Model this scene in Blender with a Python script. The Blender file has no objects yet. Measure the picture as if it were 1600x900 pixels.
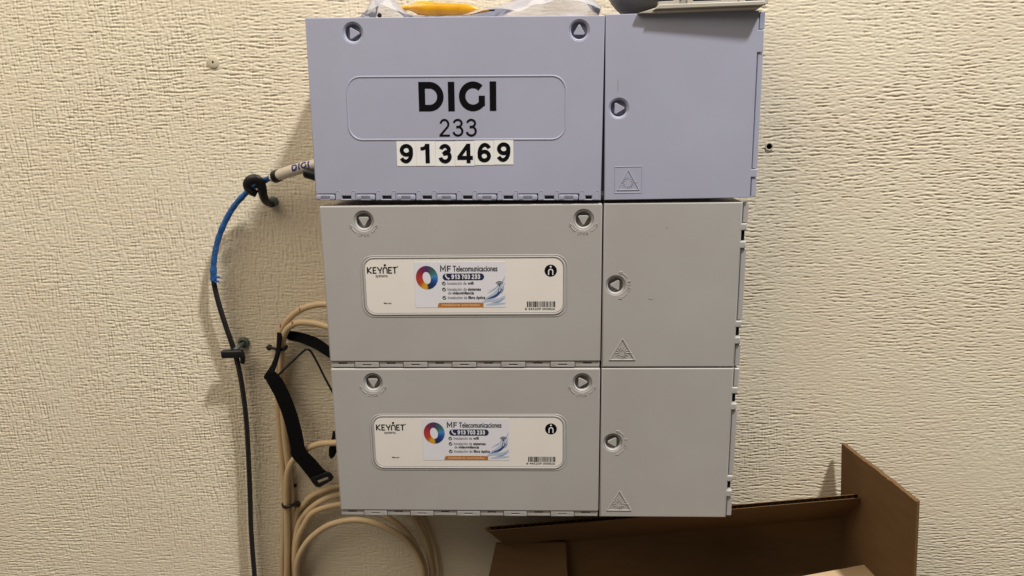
import bpy, bmesh, math, random
import numpy as np
from mathutils import Vector, Matrix
random.seed(7)
S = bpy.context.scene
C = S.collection
R = math.radians

# ------------------------------------------------------------------ camera, world, lamps, exposure
CAM = np.array([0.20823, -0.69859, 0.07876])
ROW = np.array([[0.99934, 0.03394, -0.01328], [0.00542, 0.22193, 0.97505], [-0.03605, 0.97447, -0.2216]])
FPX = 1164.0
cd = bpy.data.cameras.new('camera'); cd.sensor_width = 36; cd.lens = 36 * FPX / 1600; cd.clip_start = 0.01; cd.clip_end = 50
cam = bpy.data.objects.new('camera', cd); C.objects.link(cam)
cam.matrix_world = Matrix(((ROW[0][0], ROW[1][0], -ROW[2][0], CAM[0]), (ROW[0][1], ROW[1][1], -ROW[2][1], CAM[1]),
                           (ROW[0][2], ROW[1][2], -ROW[2][2], CAM[2]), (0, 0, 0, 1)))
S.camera = cam
W = bpy.data.worlds.new('World'); S.world = W; W.use_nodes = True
bg = W.node_tree.nodes['Background']; bg.inputs[0].default_value = (1.0, 0.85, 0.67, 1); bg.inputs[1].default_value = 0.125

def lamp(name, loc, energy, radius, col):
    l = bpy.data.lights.new(name, 'POINT'); l.energy = energy; l.shadow_soft_size = radius; l.color = col
    o = bpy.data.objects.new(name, l); C.objects.link(o); o.location = loc
    return o
lamp('ceiling_lamp', (1.28, -0.85, 2.40), 420, 0.10, (1.0, 0.985, 0.94))
al = bpy.data.lights.new('bounce_fill', 'AREA'); al.shape = 'RECTANGLE'; al.size = 1.8; al.size_y = 1.5; al.energy = 39; al.color = (1.0, 0.86, 0.68)  # unseen fill panel, added for room bounce and tilted at the wall
ao = bpy.data.objects.new('bounce_fill', al); C.objects.link(ao); ao.location = (-0.90, -0.92, 1.65)
ao.rotation_euler = (Vector((0.1, 0.1, -0.15)) - ao.location).to_track_quat('-Z', 'Y').to_euler()
S.view_settings.view_transform = 'Standard'; S.view_settings.look = 'None'
S.view_settings.exposure = 0.0; S.view_settings.gamma = 1.0

# ------------------------------------------------------------------ helpers
WALL = 0.10      # y of the wall plane; the box fronts are at y = 0

def at(px, py, Y):
    """world point where the sight line of pixel (px, py) of the 1600 x 900 photograph meets the plane y = Y"""
    d = ROW.T @ np.array([(px - 800) / FPX, -(py - 450) / FPX, 1.0])
    return Vector(CAM + d * (Y - CAM[1]) / d[1])
def atz(px, py, z):
    d = ROW.T @ np.array([(px - 800) / FPX, -(py - 450) / FPX, 1.0])
    return Vector(CAM + d * (z - CAM[2]) / d[2])

def tag(o, label=None, cat=None, group=None, kind=None):
    if label: o['label'] = label
    if cat: o['category'] = cat
    if group: o['group'] = group
    if kind: o['kind'] = kind
    return o
def link(name, me, mat=None, parent=None, mtx=None):
    o = bpy.data.objects.new(name, me); C.objects.link(o)
    if mat and not me.materials: me.materials.append(mat)
    if parent: o.parent = parent
    if mtx is not None: o.matrix_local = mtx
    return o
def empty(name, loc):
    o = bpy.data.objects.new(name, None); C.objects.link(o); o.location = loc; o.empty_display_size = 0.03
    return o
def done(bm, smooth=35):
    me = bpy.data.meshes.new('mesh')
    bmesh.ops.recalc_face_normals(bm, faces=bm.faces[:])
    bm.to_mesh(me); bm.free()
    if smooth:
        me.shade_smooth(); me.set_sharp_from_angle(angle=R(smooth))
    return me
def T(x, y, z): return Matrix.Translation((x, y, z))

def add_box(bm, x0, x1, y0, y1, z0, z1, bev=0.0, seg=2):
    vs = [bm.verts.new(p) for p in [(x0,y0,z0),(x1,y0,z0),(x1,y1,z0),(x0,y1,z0),(x0,y0,z1),(x1,y0,z1),(x1,y1,z1),(x0,y1,z1)]]
    fs = [bm.faces.new([vs[i] for i in q]) for q in [(0,1,5,4),(1,2,6,5),(2,3,7,6),(3,0,4,7),(4,5,6,7),(3,2,1,0)]]
    if bev:
        es = list({e for f in fs for e in f.edges})
        bmesh.ops.bevel(bm, geom=es, offset=bev, segments=seg, affect='EDGES', profile=0.5)
def box_mesh(*a, bev=0.0, seg=2):
    bm = bmesh.new(); add_box(bm, *a, bev=bev, seg=seg); return done(bm)

def circle(cx, cy, r, n=32, ry=None):
    return [(cx + r*math.cos(2*math.pi*i/n), cy + (ry or r)*math.sin(2*math.pi*i/n)) for i in range(n)]
def rrect(x0, y0, x1, y1, r, n=6):
    out = []
    for cx, cy, a in ((x1-r, y0+r, -90), (x1-r, y1-r, 0), (x0+r, y1-r, 90), (x0+r, y0+r, 180)):
        out += [(cx + r*math.cos(R(a + 90*i/n)), cy + r*math.sin(R(a + 90*i/n))) for i in range(n+1)]
    return out
def arc(cx, cy, rx, ry, a0, a1, n=18):
    return [(cx + rx*math.cos(R(a0 + (a1-a0)*i/n)), cy + ry*math.sin(R(a0 + (a1-a0)*i/n))) for i in range(n+1)]

def plate(loops, y0, t, bev=0.0, seg=2):
    """a plate in the x-z plane cut by a closed outline and holes, front face at y0, thickness t, rounded rims"""
    cu = bpy.data.curves.new('plate', 'CURVE'); cu.dimensions = '2D'; cu.fill_mode = 'BOTH'
    for lp in loops:
        sp = cu.splines.new('POLY'); sp.points.add(len(lp)-1); sp.use_cyclic_u = True
        for p, q in zip(sp.points, lp): p.co = (q[0]*100, q[1]*100, 0, 1)       # built 100 times larger: keeps the filler exact
    cu.extrude = max((t/2 - bev)*100, 0.0); cu.bevel_depth = bev*100; cu.bevel_resolution = seg; cu.offset = -bev*100
    o = bpy.data.objects.new('plate', cu); C.objects.link(o)
    dg = bpy.context.evaluated_depsgraph_get(); dg.update()
    me = bpy.data.meshes.new_from_object(o.evaluated_get(dg))
    bpy.data.objects.remove(o); bpy.data.curves.remove(cu)
    n = len(me.vertices); co = np.empty(n*3); me.vertices.foreach_get('co', co); co = co.reshape(-1, 3)/100
    me.vertices.foreach_set('co', np.stack([co[:,0], y0 + t/2 - co[:,2], co[:,1]], 1).ravel())
    bm = bmesh.new(); bm.from_mesh(me); bpy.data.meshes.remove(me)
    bmesh.ops.remove_doubles(bm, verts=bm.verts[:], dist=1e-6)
    me = done(bm, 30)
    nr = np.empty(len(me.polygons)*3); me.polygons.foreach_get('normal', nr)
    me.polygons.foreach_set('use_smooth', np.abs(nr.reshape(-1, 3)[:, 1]) < 0.995)      # the big flat faces stay flat
    return me

def ribbon(bm, pts, w, closed=False, yf=0.0, yb=0.001):
    """a stroke of width w along pts (x, z), front face at yf, sides back to yb"""
    P = [Vector(p) for p in pts]; n = len(P); L = []; Rr = []
    for i in range(n):
        a = P[i-1] if (i > 0 or closed) else None; b = P[(i+1) % n] if (i < n-1 or closed) else None
        d1 = (P[i]-a).normalized() if a is not None else None; d2 = (b-P[i]).normalized() if b is not None else None
        if d1 is None: d1 = d2
        if d2 is None: d2 = d1
        m = d1 + d2
        m = m.normalized() if m.length > 1e-6 else d1
        nn = Vector((-m.y, m.x)); k = min(1/max(abs(nn.dot(Vector((-d1.y, d1.x)))), 0.4), 2.2)
        L.append(P[i] + nn*k*w/2); Rr.append(P[i] - nn*k*w/2)
    mk = lambda q, y: bm.verts.new((q.x, y, q.y))
    a = [mk(q, yf) for q in L]; b = [mk(q, yf) for q in Rr]; c = [mk(q, yb) for q in L]; d = [mk(q, yb) for q in Rr]
    for i in range(n if closed else n-1):
        j = (i+1) % n
        for q in ((a[i],a[j],b[j],b[i]), (a[i],c[i],c[j],a[j]), (b[i],b[j],d[j],d[i])): bm.faces.new(q)
    if not closed:
        bm.faces.new((a[0],b[0],d[0],c[0])); bm.faces.new((a[-1],c[-1],d[-1],b[-1]))
def ridge(bm, pts, w, closed, h, yb=0.0003, top=0.3):
    """a moulded ridge with sloping flanks along pts"""
    P = [Vector(p) for p in pts]; n = len(P); rows = []
    for i in range(n):
        a = P[i-1] if (i or closed) else P[i]; b = P[(i+1) % n] if (i < n-1 or closed) else P[i]
        d = (b-a).normalized(); nn = Vector((-d.y, d.x))
        k = 1.0
        if i and i < n-1 or closed:
            k = min(1/max(abs(nn.dot(Vector((-(P[i]-a).y, (P[i]-a).x)).normalized())), .45), 2.0)
        rows.append([bm.verts.new((P[i].x+nn.x*k*o*w/2, y, P[i].y+nn.y*k*o*w/2)) for o, y in ((1, yb), (top, -h), (-top, -h), (-1, yb))])
    for i in range(n if closed else n-1):
        a, b = rows[i], rows[(i+1) % n]
        for k in range(3): bm.faces.new((a[k], a[k+1], b[k+1], b[k]))
    if not closed:
        bm.faces.new(rows[0]); bm.faces.new(rows[-1][::-1])
def strokes(paths, yf, yb, step=0.000015):
    bm = bmesh.new()
    for i, p in enumerate(paths): ribbon(bm, p[0], p[1], len(p) > 2 and p[2], yf - i*step, yb)
    return done(bm, 0)

def text_bm(bm, body, u0, v0, width, size, y, off=0.0, h=0.0):
    """flat lettering: left end u0, baseline v0, em size, stretched to a given width"""
    cu = bpy.data.curves.new('text', 'FONT'); cu.body = body; cu.offset = off; cu.resolution_u = 3; cu.fill_mode = 'FRONT' if h == 0 else 'BOTH'
    cu.extrude = 0
    o = bpy.data.objects.new('text', cu); C.objects.link(o)
    dg = bpy.context.evaluated_depsgraph_get(); dg.update()
    me = bpy.data.meshes.new_from_object(o.evaluated_get(dg))
    bpy.data.objects.remove(o); bpy.data.curves.remove(cu)
    xs = [v.co.x for v in me.vertices]; x0, x1 = min(xs), max(xs)
    sx = width/(x1-x0) if width else size
    vs = [bm.verts.new((u0 + (v.co.x-x0)*sx, y, v0 + v.co.y*size)) for v in me.vertices]
    for p in me.polygons:
        try: bm.faces.new([vs[i] for i in p.vertices])
        except ValueError: pass
    bpy.data.meshes.remove(me)

def lathe(prof, n=36):
    """profile (r, y) turned about the y axis"""
    bm = bmesh.new(); rings = []
    for r, y in prof:
        rings.append([bm.verts.new((r*math.cos(2*math.pi*i/n), y, r*math.sin(2*math.pi*i/n))) for i in range(n)] if r > 1e-7 else [bm.verts.new((0, y, 0))])
    for a, b in zip(rings, rings[1:]):
        for i in range(n):
            j = (i+1) % n
            if len(a) == 1 and len(b) == 1: continue
            if len(b) == 1: bm.faces.new((a[i], a[j], b[0]))
            elif len(a) == 1: bm.faces.new((a[0], b[j], b[i]))
            else: bm.faces.new((a[i], a[j], b[j], b[i]))
    return done(bm, 40)

def smooth_path(pts, sub=8):
    """Catmull-Rom through points"""
    P = [Vector(p) for p in pts]; out = []
    for i in range(len(P)-1):
        p0 = P[i-1] if i else P[0]*2-P[1]; p1 = P[i]; p2 = P[i+1]; p3 = P[i+2] if i+2 < len(P) else P[-1]*2-P[-2]
        for k in range(sub):
            t = k/sub
            out.append(0.5*((2*p1) + (p2-p0)*t + (2*p0-5*p1+4*p2-p3)*t*t + (3*p1-p0-3*p2+p3)*t**3))
    out.append(P[-1]); return out
def tube_bm(bm, path, rad, n=12, caps=True, flat=1.0):
    """round sweep; rad may be a number or one value per point; flat squashes along y"""
    m = len(path); rr = rad if isinstance(rad, (list, tuple)) else [rad]*m
    rings = []; up = Vector((0, 1, 0))
    for i in range(m):
        d = (path[min(i+1, m-1)] - path[max(i-1, 0)]).normalized()
        s = up - d*up.dot(d)
        if s.length < 1e-3: s = Vector((1, 0, 0)) - d*d.x
        s.normalize(); t = d.cross(s)
        rings.append([bm.verts.new(path[i] + (s*math.cos(2*math.pi*k/n)*flat + t*math.sin(2*math.pi*k/n))*rr[i]) for k in range(n)])
    for a, b in zip(rings, rings[1:]):
        for k in range(n): bm.faces.new((a[k], a[(k+1) % n], b[(k+1) % n], b[k]))
    if caps: bm.faces.new(rings[0][::-1]); bm.faces.new(rings[-1])
def tube(path, rad, n=12, flat=1.0, sub=8):
    bm = bmesh.new(); tube_bm(bm, smooth_path(path, sub), rad, n, True, flat); return done(bm, 50)
def pp(lst): return [at(*p) for p in lst]

# ------------------------------------------------------------------ materials
def mat(name, col, rough=0.5, var=0.06, scale=30.0, bump=0.0, bscale=900.0, spec=0.5, metal=0.0, col2=None, stretch=(1, 1, 1), trans=0.0, coat=0.0, sheen=0.0):
    m = bpy.data.materials.new(name); m.use_nodes = True; N = m.node_tree.nodes; L = m.node_tree.links
    b = N['Principled BSDF']; b.inputs['Roughness'].default_value = rough; b.inputs['Metallic'].default_value = metal
    b.inputs['Specular IOR Level'].default_value = spec; b.inputs['Coat Weight'].default_value = coat
    b.inputs['Sheen Weight'].default_value = sheen
    tc = N.new('ShaderNodeTexCoord'); mp = N.new('ShaderNodeMapping'); mp.inputs['Scale'].default_value = stretch
    L.new(tc.outputs['Object'], mp.inputs['Vector'])
    nz = N.new('ShaderNodeTexNoise'); nz.inputs['Scale'].default_value = scale; nz.inputs['Detail'].default_value = 5; nz.inputs['Roughness'].default_value = 0.6
    L.new(mp.outputs['Vector'], nz.inputs['Vector'])
    rp = N.new('ShaderNodeValToRGB'); c2 = col2 or tuple(max(0, c*(1-2*var)) for c in col)
    rp.color_ramp.elements[0].position = 0.3; rp.color_ramp.elements[1].position = 0.7
    rp.color_ramp.elements[0].color = (*c2, 1); rp.color_ramp.elements[1].color = (*col, 1)
    L.new(nz.outputs['Fac'], rp.inputs['Fac']); L.new(rp.outputs['Color'], b.inputs['Base Color'])
    rr = N.new('ShaderNodeMapRange'); rr.inputs['To Min'].default_value = max(0.02, rough-0.08); rr.inputs['To Max'].default_value = min(1, rough+0.08)
    L.new(nz.outputs['Fac'], rr.inputs['Value']); L.new(rr.outputs['Result'], b.inputs['Roughness'])
    if bump:
        n2 = N.new('ShaderNodeTexNoise'); n2.inputs['Scale'].default_value = bscale; n2.inputs['Detail'].default_value = 3
        L.new(mp.outputs['Vector'], n2.inputs['Vector'])
        bp = N.new('ShaderNodeBump'); bp.inputs['Strength'].default_value = 0.6; bp.inputs['Distance'].default_value = bump
        L.new(n2.outputs['Fac'], bp.inputs['Height']); L.new(bp.outputs['Normal'], b.inputs['Normal'])
    return m

M_WALL = mat('cream_wall_paint', (0.702, 0.645, 0.508), 0.75, scale=9, col2=(0.688, 0.602, 0.474), bump=0.00012, bscale=420, spec=0.25)
M_LILAC = mat('lilac_grey_plastic', (0.380, 0.396, 0.515), 0.42, scale=9, col2=(0.350, 0.362, 0.470), bump=0.00002, bscale=1500, spec=0.35)
M_GREY = mat('warm_grey_plastic', (0.405, 0.395, 0.392), 0.42, scale=9, col2=(0.372, 0.358, 0.350), bump=0.00002, bscale=1500, spec=0.35)
for m_ in (M_LILAC, M_GREY):
    N = m_.node_tree.nodes; L = m_.node_tree.links; b = N['Principled BSDF']
    tc = N.new('ShaderNodeTexCoord'); nz = N.new('ShaderNodeTexNoise'); nz.inputs['Scale'].default_value = 22; nz.inputs['Detail'].default_value = 8; nz.inputs['Roughness'].default_value = 0.75
    L.new(tc.outputs['Object'], nz.inputs['Vector'])
    rr = N.new('ShaderNodeMapRange'); rr.inputs['From Min'].default_value = 0.35; rr.inputs['From Max'].default_value = 0.65; rr.inputs['To Min'].default_value = 0.34; rr.inputs['To Max'].default_value = 0.52
    L.new(nz.outputs['Fac'], rr.inputs['Value']); L.new(rr.outputs['Result'], b.inputs['Roughness'])
    # short, sparse scuffs: stretched noise cut near its peak
    mp = N.new('ShaderNodeMapping'); mp.inputs['Scale'].default_value = (1, 1, 7); mp.inputs['Rotation'].default_value = (0, 0.35, 0); L.new(tc.outputs['Object'], mp.inputs['Vector'])
    n3 = N.new('ShaderNodeTexNoise'); n3.inputs['Scale'].default_value = 70; n3.inputs['Detail'].default_value = 3; L.new(mp.outputs['Vector'], n3.inputs['Vector'])
    th = N.new('ShaderNodeMapRange'); th.inputs['From Min'].default_value = 0.70; th.inputs['From Max'].default_value = 0.80; th.inputs['To Max'].default_value = 0.35; L.new(n3.outputs['Fac'], th.inputs['Value'])
    mx = N.new('ShaderNodeMixRGB'); src = b.inputs['Base Color'].links[0].from_socket; L.new(src, mx.inputs['Color1']); mx.inputs['Color2'].default_value = (0.30, 0.28, 0.27, 1)
    L.new(th.outputs['Result'], mx.inputs['Fac']); L.new(mx.outputs['Color'], b.inputs['Base Color'])
M_LOCK = mat('lock_plastic', (0.22, 0.21, 0.21), 0.45, scale=60, var=0.08, spec=0.35)
M_BLACKINK = mat('black_print', (0.004, 0.004, 0.006), 0.6, var=0.05, spec=0.08)
M_STICK = mat('white_vinyl', (0.81, 0.81, 0.82), 0.4, var=0.02, scale=80, spec=0.4)
M_CREAM = mat('cream_label', (0.755, 0.720, 0.690), 0.45, var=0.02, scale=25, spec=0.3)
M_CARD = mat('card_print', (0.71, 0.71, 0.78), 0.35, var=0.02, scale=40, spec=0.4)
M_NAVY = mat('navy_print', (0.016, 0.022, 0.075), 0.4, var=0.05)
M_WHITEP = mat('white_print', (0.78, 0.78, 0.80), 0.4, var=0.02)
M_DARKP = mat('charcoal_print', (0.035, 0.033, 0.045), 0.45, var=0.05)
M_GREYP = mat('grey_print', (0.10, 0.095, 0.10), 0.45, var=0.05)
M_GREENP = mat('dark_green_print', (0.03, 0.045, 0.03), 0.45, var=0.05)
M_ORANGE = mat('orange_print', (0.43, 0.17, 0.035), 0.4, var=0.05)
M_PEACH = mat('peach_print', (0.80, 0.50, 0.28), 0.4, var=0.02)
M_BLUE1 = mat('pale_blue_print', (0.44, 0.52, 0.66), 0.4, var=0.05)
M_BLUE2 = mat('mid_blue_print', (0.20, 0.32, 0.58), 0.4, var=0.1)
M_BLUE3 = mat('deep_blue_print', (0.035, 0.07, 0.22), 0.4, var=0.1)
M_BLACK = mat('black_webbing', (0.007, 0.007, 0.009), 0.85, var=0.2, scale=300, bump=0.0003, bscale=1500, spec=0.12)
M_BLKPL = mat('black_plastic', (0.010, 0.010, 0.012), 0.4, var=0.1, scale=100, spec=0.35)
M_SHEATH = mat('black_cable_sheath', (0.016, 0.015, 0.018), 0.42, var=0.1, scale=100, spec=0.35)
M_BLUESL = mat('blue_sleeve', (0.020, 0.105, 0.33), 0.35, scale=140, col2=(0.015, 0.075, 0.24), spec=0.5)
M_WHTUBE = mat('white_tube', (0.72, 0.66, 0.58), 0.4, var=0.05, scale=60)
M_BEIGE = mat('beige_cable', (0.60, 0.465, 0.295), 0.45, scale=30, col2=(0.54, 0.405, 0.245), spec=0.35)
M_RED = mat('red_ink', (0.50, 0.09, 0.05), 0.5, var=0.2)
M_PLUG = mat('grey_wall_plug', (0.10, 0.13, 0.12), 0.5, var=0.1, scale=100)
M_PLUGW = mat('pale_wall_plug', (0.60, 0.53, 0.40), 0.6, var=0.1, scale=200)
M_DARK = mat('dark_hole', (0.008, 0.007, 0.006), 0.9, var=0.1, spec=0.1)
M_CARDB = mat('corrugated_cardboard', (0.155, 0.092, 0.044), 0.85, scale=25, col2=(0.132, 0.076, 0.036), bump=0.00008, bscale=250, stretch=(1, 1, 5), spec=0.1)
M_CARDE = mat('cardboard_edge', (0.30, 0.20, 0.11), 0.9, var=0.2, scale=200, spec=0.1)
M_KRAFT = mat('kraft_paper', (0.50, 0.36, 0.22), 0.7, scale=30, col2=(0.44, 0.31, 0.185), bump=0.0004, bscale=60, spec=0.2)
M_YELLOW = mat('glossy_yellow_plastic', (0.70, 0.35, 0.010), 0.22, scale=45, col2=(0.50, 0.22, 0.008), coat=0.4)
M_TRAY = mat('stone_grey_plastic', (0.46, 0.43, 0.38), 0.42, scale=30, var=0.04)
M_SHELL = mat('dark_grey_plastic', (0.075, 0.072, 0.075), 0.5, scale=30, var=0.08)
M_WINDARK = mat('navy_window_dark', (0.012, 0.013, 0.025), 0.4, var=0.1)
M_RUST = mat('rust_stain', (0.36, 0.28, 0.22), 0.6, var=0.1)

def film():
    m = bpy.data.materials.new('clear_film'); m.use_nodes = True; N = m.node_tree.nodes; L = m.node_tree.links
    out = N['Material Output']; N.remove(N['Principled BSDF'])
    tr = N.new('ShaderNodeBsdfTransparent'); tr.inputs[0].default_value = (0.97, 0.97, 0.98, 1)
    gl = N.new('ShaderNodeBsdfGlossy'); gl.inputs['Roughness'].default_value = 0.14
    df = N.new('ShaderNodeBsdfDiffuse'); df.inputs[0].default_value = (0.80, 0.78, 0.80, 1)
    tl = N.new('ShaderNodeBsdfTranslucent'); tl.inputs[0].default_value = (0.80, 0.78, 0.80, 1)
    a = N.new('ShaderNodeMixShader'); a.inputs[0].default_value = 0.4; L.new(df.outputs[0], a.inputs[1]); L.new(tl.outputs[0], a.inputs[2])
    b = N.new('ShaderNodeMixShader'); b.inputs[0].default_value = 0.58; L.new(tr.outputs[0], b.inputs[1]); L.new(a.outputs[0], b.inputs[2])
    fr = N.new('ShaderNodeFresnel'); fr.inputs['IOR'].default_value = 1.18
    c = N.new('ShaderNodeMixShader'); L.new(fr.outputs[0], c.inputs[0]); L.new(b.outputs[0], c.inputs[1]); L.new(gl.outputs[0], c.inputs[2])
    L.new(c.outputs[0], out.inputs['Surface']); return m
M_FILM = film()

def wheel_mat(name):
    """colour-wheel print for the ring logo: hue by angle about the ring's own centre"""
    m = bpy.data.materials.new(name); m.use_nodes = True; N = m.node_tree.nodes; L = m.node_tree.links
    b = N['Principled BSDF']; b.inputs['Roughness'].default_value = 0.35
    tc = N.new('ShaderNodeTexCoord'); sp = N.new('ShaderNodeSeparateXYZ'); cb = N.new('ShaderNodeCombineXYZ'); g = N.new('ShaderNodeTexGradient'); g.gradient_type = 'RADIAL'
    L.new(tc.outputs['Object'], sp.inputs[0]); L.new(sp.outputs['X'], cb.inputs['X']); L.new(sp.outputs['Z'], cb.inputs['Y']); L.new(cb.outputs[0], g.inputs['Vector'])
    rp = N.new('ShaderNodeValToRGB'); e = rp.color_ramp.elements
    # radial gradient: 0 at -180 deg, 0.5 at 0 deg, 1 at 180 deg
    stops = [(0.0, (0.42, 0.035, 0.03)), (0.12, (0.42, 0.06, 0.02)), (0.19, (0.60, 0.30, 0.02)), (0.245, (0.55, 0.33, 0.02)), (0.27, (0.02, 0.02, 0.05)), (0.36, (0.015, 0.035, 0.16)),
             (0.44, (0.02, 0.08, 0.30)), (0.52, (0.06, 0.22, 0.48)), (0.58, (0.05, 0.16, 0.16)), (0.66, (0.04, 0.10, 0.10)), (0.74, (0.07, 0.03, 0.12)), (0.84, (0.16, 0.02, 0.06)), (1.0, (0.42, 0.035, 0.03))]
    e[0].position, e[1].position = stops[0][0], stops[-1][0]; e[0].color = (*stops[0][1], 1); e[1].color = (*stops[-1][1], 1)
    for p, c in stops[1:-1]:
        k = e.new(p); k.color = (*c, 1)
    L.new(g.outputs['Fac'], rp.inputs['Fac']); L.new(rp.outputs['Color'], b.inputs['Base Color'])
    return m
M_WHEEL = wheel_mat('ring_logo_print')

# ------------------------------------------------------------------ the wall: combed plaster relief as real geometry
HOLES = [(at(1202, 229, WALL), 0.0031)]
def build_wall():
    dx = 0.0011; dz = 0.00082; x0, x1, z0, z1 = -0.47, 0.87, -0.55, 0.34
    nx = int((x1-x0)/dx)+1; nz = int((z1-z0)/dz)+1
    rng = np.random.default_rng(11)
    kx = np.fft.fftfreq(nx, dx)[None, :]; kz = np.fft.fftfreq(nz, dz)[:, None]
    def field(sx, sz, ang=0.0, lo=None):
        """random field smoothed by sx, sz; with lo it is lines of that spacing across z (sz None) or x (sx None)"""
        c, s_ = math.cos(R(ang)), math.sin(R(ang))
        a = kx*c + kz*s_; b = -kx*s_ + kz*c
        if lo and sz is None: H = np.exp(-2*np.pi**2*(a*sx)**2)*np.exp(-((np.abs(b)*lo-1)/0.42)**2/2)
        elif lo: H = np.exp(-2*np.pi**2*(b*sz)**2)*np.exp(-((np.abs(a)*lo-1)/0.42)**2/2)
        else: H = np.exp(-2*np.pi**2*((a*sx)**2 + (b*sz)**2))
        f = np.fft.ifft2(np.fft.fft2(rng.standard_normal((nz, nx)))*H).real
        return f/f.std()
    X = x0 + np.arange(nx)*dx; Z = z0 + np.arange(nz)*dz
    GX, GZ = np.meshgrid(X, Z)
    def groove(f, t=0.15): return np.clip(f - t, 0, 2.2)
    patch = field(0.05, 0.05); patch2 = field(0.06, 0.04); patch3 = field(0.035, 0.03)
    wa = 1/(1+np.exp(-2.5*patch3))
    fh = field(0.0042, None, 1.2, 0.0036)*wa + field(0.0042, None, -1.8, 0.0036)*(1-wa) + 0.8*field(0.0016, None, 0, 0.0033)
    fv = field(None, 0.0050, 2, 0.0036)*wa + field(None, 0.0050, -3, 0.0036)*(1-wa) + 0.6*field(None, 0.0017, 0, 0.0034)
    left = 1/(1+np.exp((GX-0.02)/0.09))
    mv = np.clip(0.20 + 0.72*left + 0.34*patch, 0, 1.2); mh = np.clip(0.78 + 0.22*patch2 + 0.20*(1-left), 0.35, 1.25)
    grain = field(0.0009, 0.0009)
    h = (0.000085*fh - 0.00019*groove(-fh, 0.35))*mh + (0.00012*fv - 0.00030*groove(-fv, 0.35))*mv + 0.00006*grain*(0.6+0.5*np.abs(patch3))
    h -= h.max()*0.5
    co = np.stack([GX, WALL - h, GZ], -1).reshape(-1, 3)
    idx = np.arange(nx*nz).reshape(nz, nx)
    q = np.stack([idx[:-1, :-1], idx[:-1, 1:], idx[1:, 1:], idx[1:, :-1]], -1).reshape(-1, 4)
    cx = (GX[:-1, :-1] + dx/2).ravel(); cz = (GZ[:-1, :-1] + dz/2).ravel()
    keep = np.ones(len(q), bool)
    for p, r in HOLES: keep &= (cx-p.x)**2 + (cz-p.z)**2 > (r+0.0012)**2
    keep &= ~((cx > 0.03) & (cx < 0.37) & (cz > -0.28) & (cz < 0.12))     # hidden under the boxes' backs
    q = q[keep]
    # plain wall going on beyond the relief
    e = [(-2.2, -1.3), (x0+0.004, -1.3), (x1-0.004, -1.3), (2.6, -1.3), (-2.2, z0+0.004), (x0+0.004, z0+0.004), (x1-0.004, z0+0.004), (2.6, z0+0.004),
         (-2.2, z1-0.004), (x0+0.004, z1-0.004), (x1-0.004, z1-0.004), (2.6, z1-0.004), (-2.2, 1.4), (x0+0.004, 1.4), (x1-0.004, 1.4), (2.6, 1.4)]
    n0 = len(co); co = np.concatenate([co, np.array([(a, WALL+0.0016, b) for a, b in e])])
    ex = [(n0+r*4+c, n0+r*4+c+1, n0+r*4+c+5, n0+r*4+c+4) for r in range(3) for c in range(3) if (r, c) != (1, 1)]
    q = np.concatenate([q, np.array(ex)])
    me = bpy.data.meshes.new('wall'); me.vertices.add(len(co)); me.vertices.foreach_set('co', co.ravel())
    me.loops.add(len(q)*4); me.loops.foreach_set('vertex_index', q.ravel().astype(np.int32))
    me.polygons.add(len(q)); me.polygons.foreach_set('loop_start', np.arange(len(q), dtype=np.int32)*4)
    me.update(calc_edges=True); me.validate(); me.shade_smooth()
    return link('wall', me, M_WALL)
tag(build_wall(), 'cream painted wall with combed plaster ridges behind the boxes', kind='structure')

# ------------------------------------------------------------------ glyphs drawn as strokes
def glyph(ch, w):
    h = w/2
    if ch == '9' or ch == '6':
        a = arc(.28, 1-h-.225, .28-h, .225, 20, 380, 26)[:-1]; b = arc(.25, .545, .31-h, .545-h, 28, -142, 20)
        if ch == '6':
            a = [(.56-x, 1-y) for x, y in a]; b = [(.56-x, 1-y) for x, y in b]
        return [(a, w, True), (b, w*.98)]
    if ch == '1': return [([(.36, 0), (.36, 1)], w*1.08), ([(.10, .745), (.20, .755), (.29, .82), (.33, .93)], w*.85)]
    if ch == '3': return [(arc(.27, 1-h-.195, .25-h, .195, 172, -90, 18) + [(.20, 1-h-.39)], w), ([(.20, .57-h)] + arc(.27, h+.245, .28-h, .245, 80, -170, 20), w)]
    if ch == '4': return [([(.42, 0), (.42, 1)], w), ([(.42-.02, .985-h*.6), (.055, .30)], w*.9), ([(0, .275), (.585, .275)], w)]
    if ch == '0': return [(circle(.29, .5, .29-h, 26, .5-h), w, True)]
    if ch == '7': return [([(0, 1-h), (.52, 1-h)], w), ([(.47, 1-h), (.30, .55), (.22, 0)], w)]
    if ch == '2': return [(arc(.275, 1-h-.245, .25-h, .245, 172, -38, 18) + [(.05, h)], w), ([(.015, h), (.53, h)], w)]
def glyphs(s, u, v, size, w, adv, sx=1.0):
    out = []
    for i, ch in enumerate(s):
        for g in glyph(ch, w): out.append(([(u + i*adv + x*size*sx, v + y*size) for x, y in g[0]], g[1]*size) + ((g[2],) if len(g) > 2 else ()))
    return out

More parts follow.
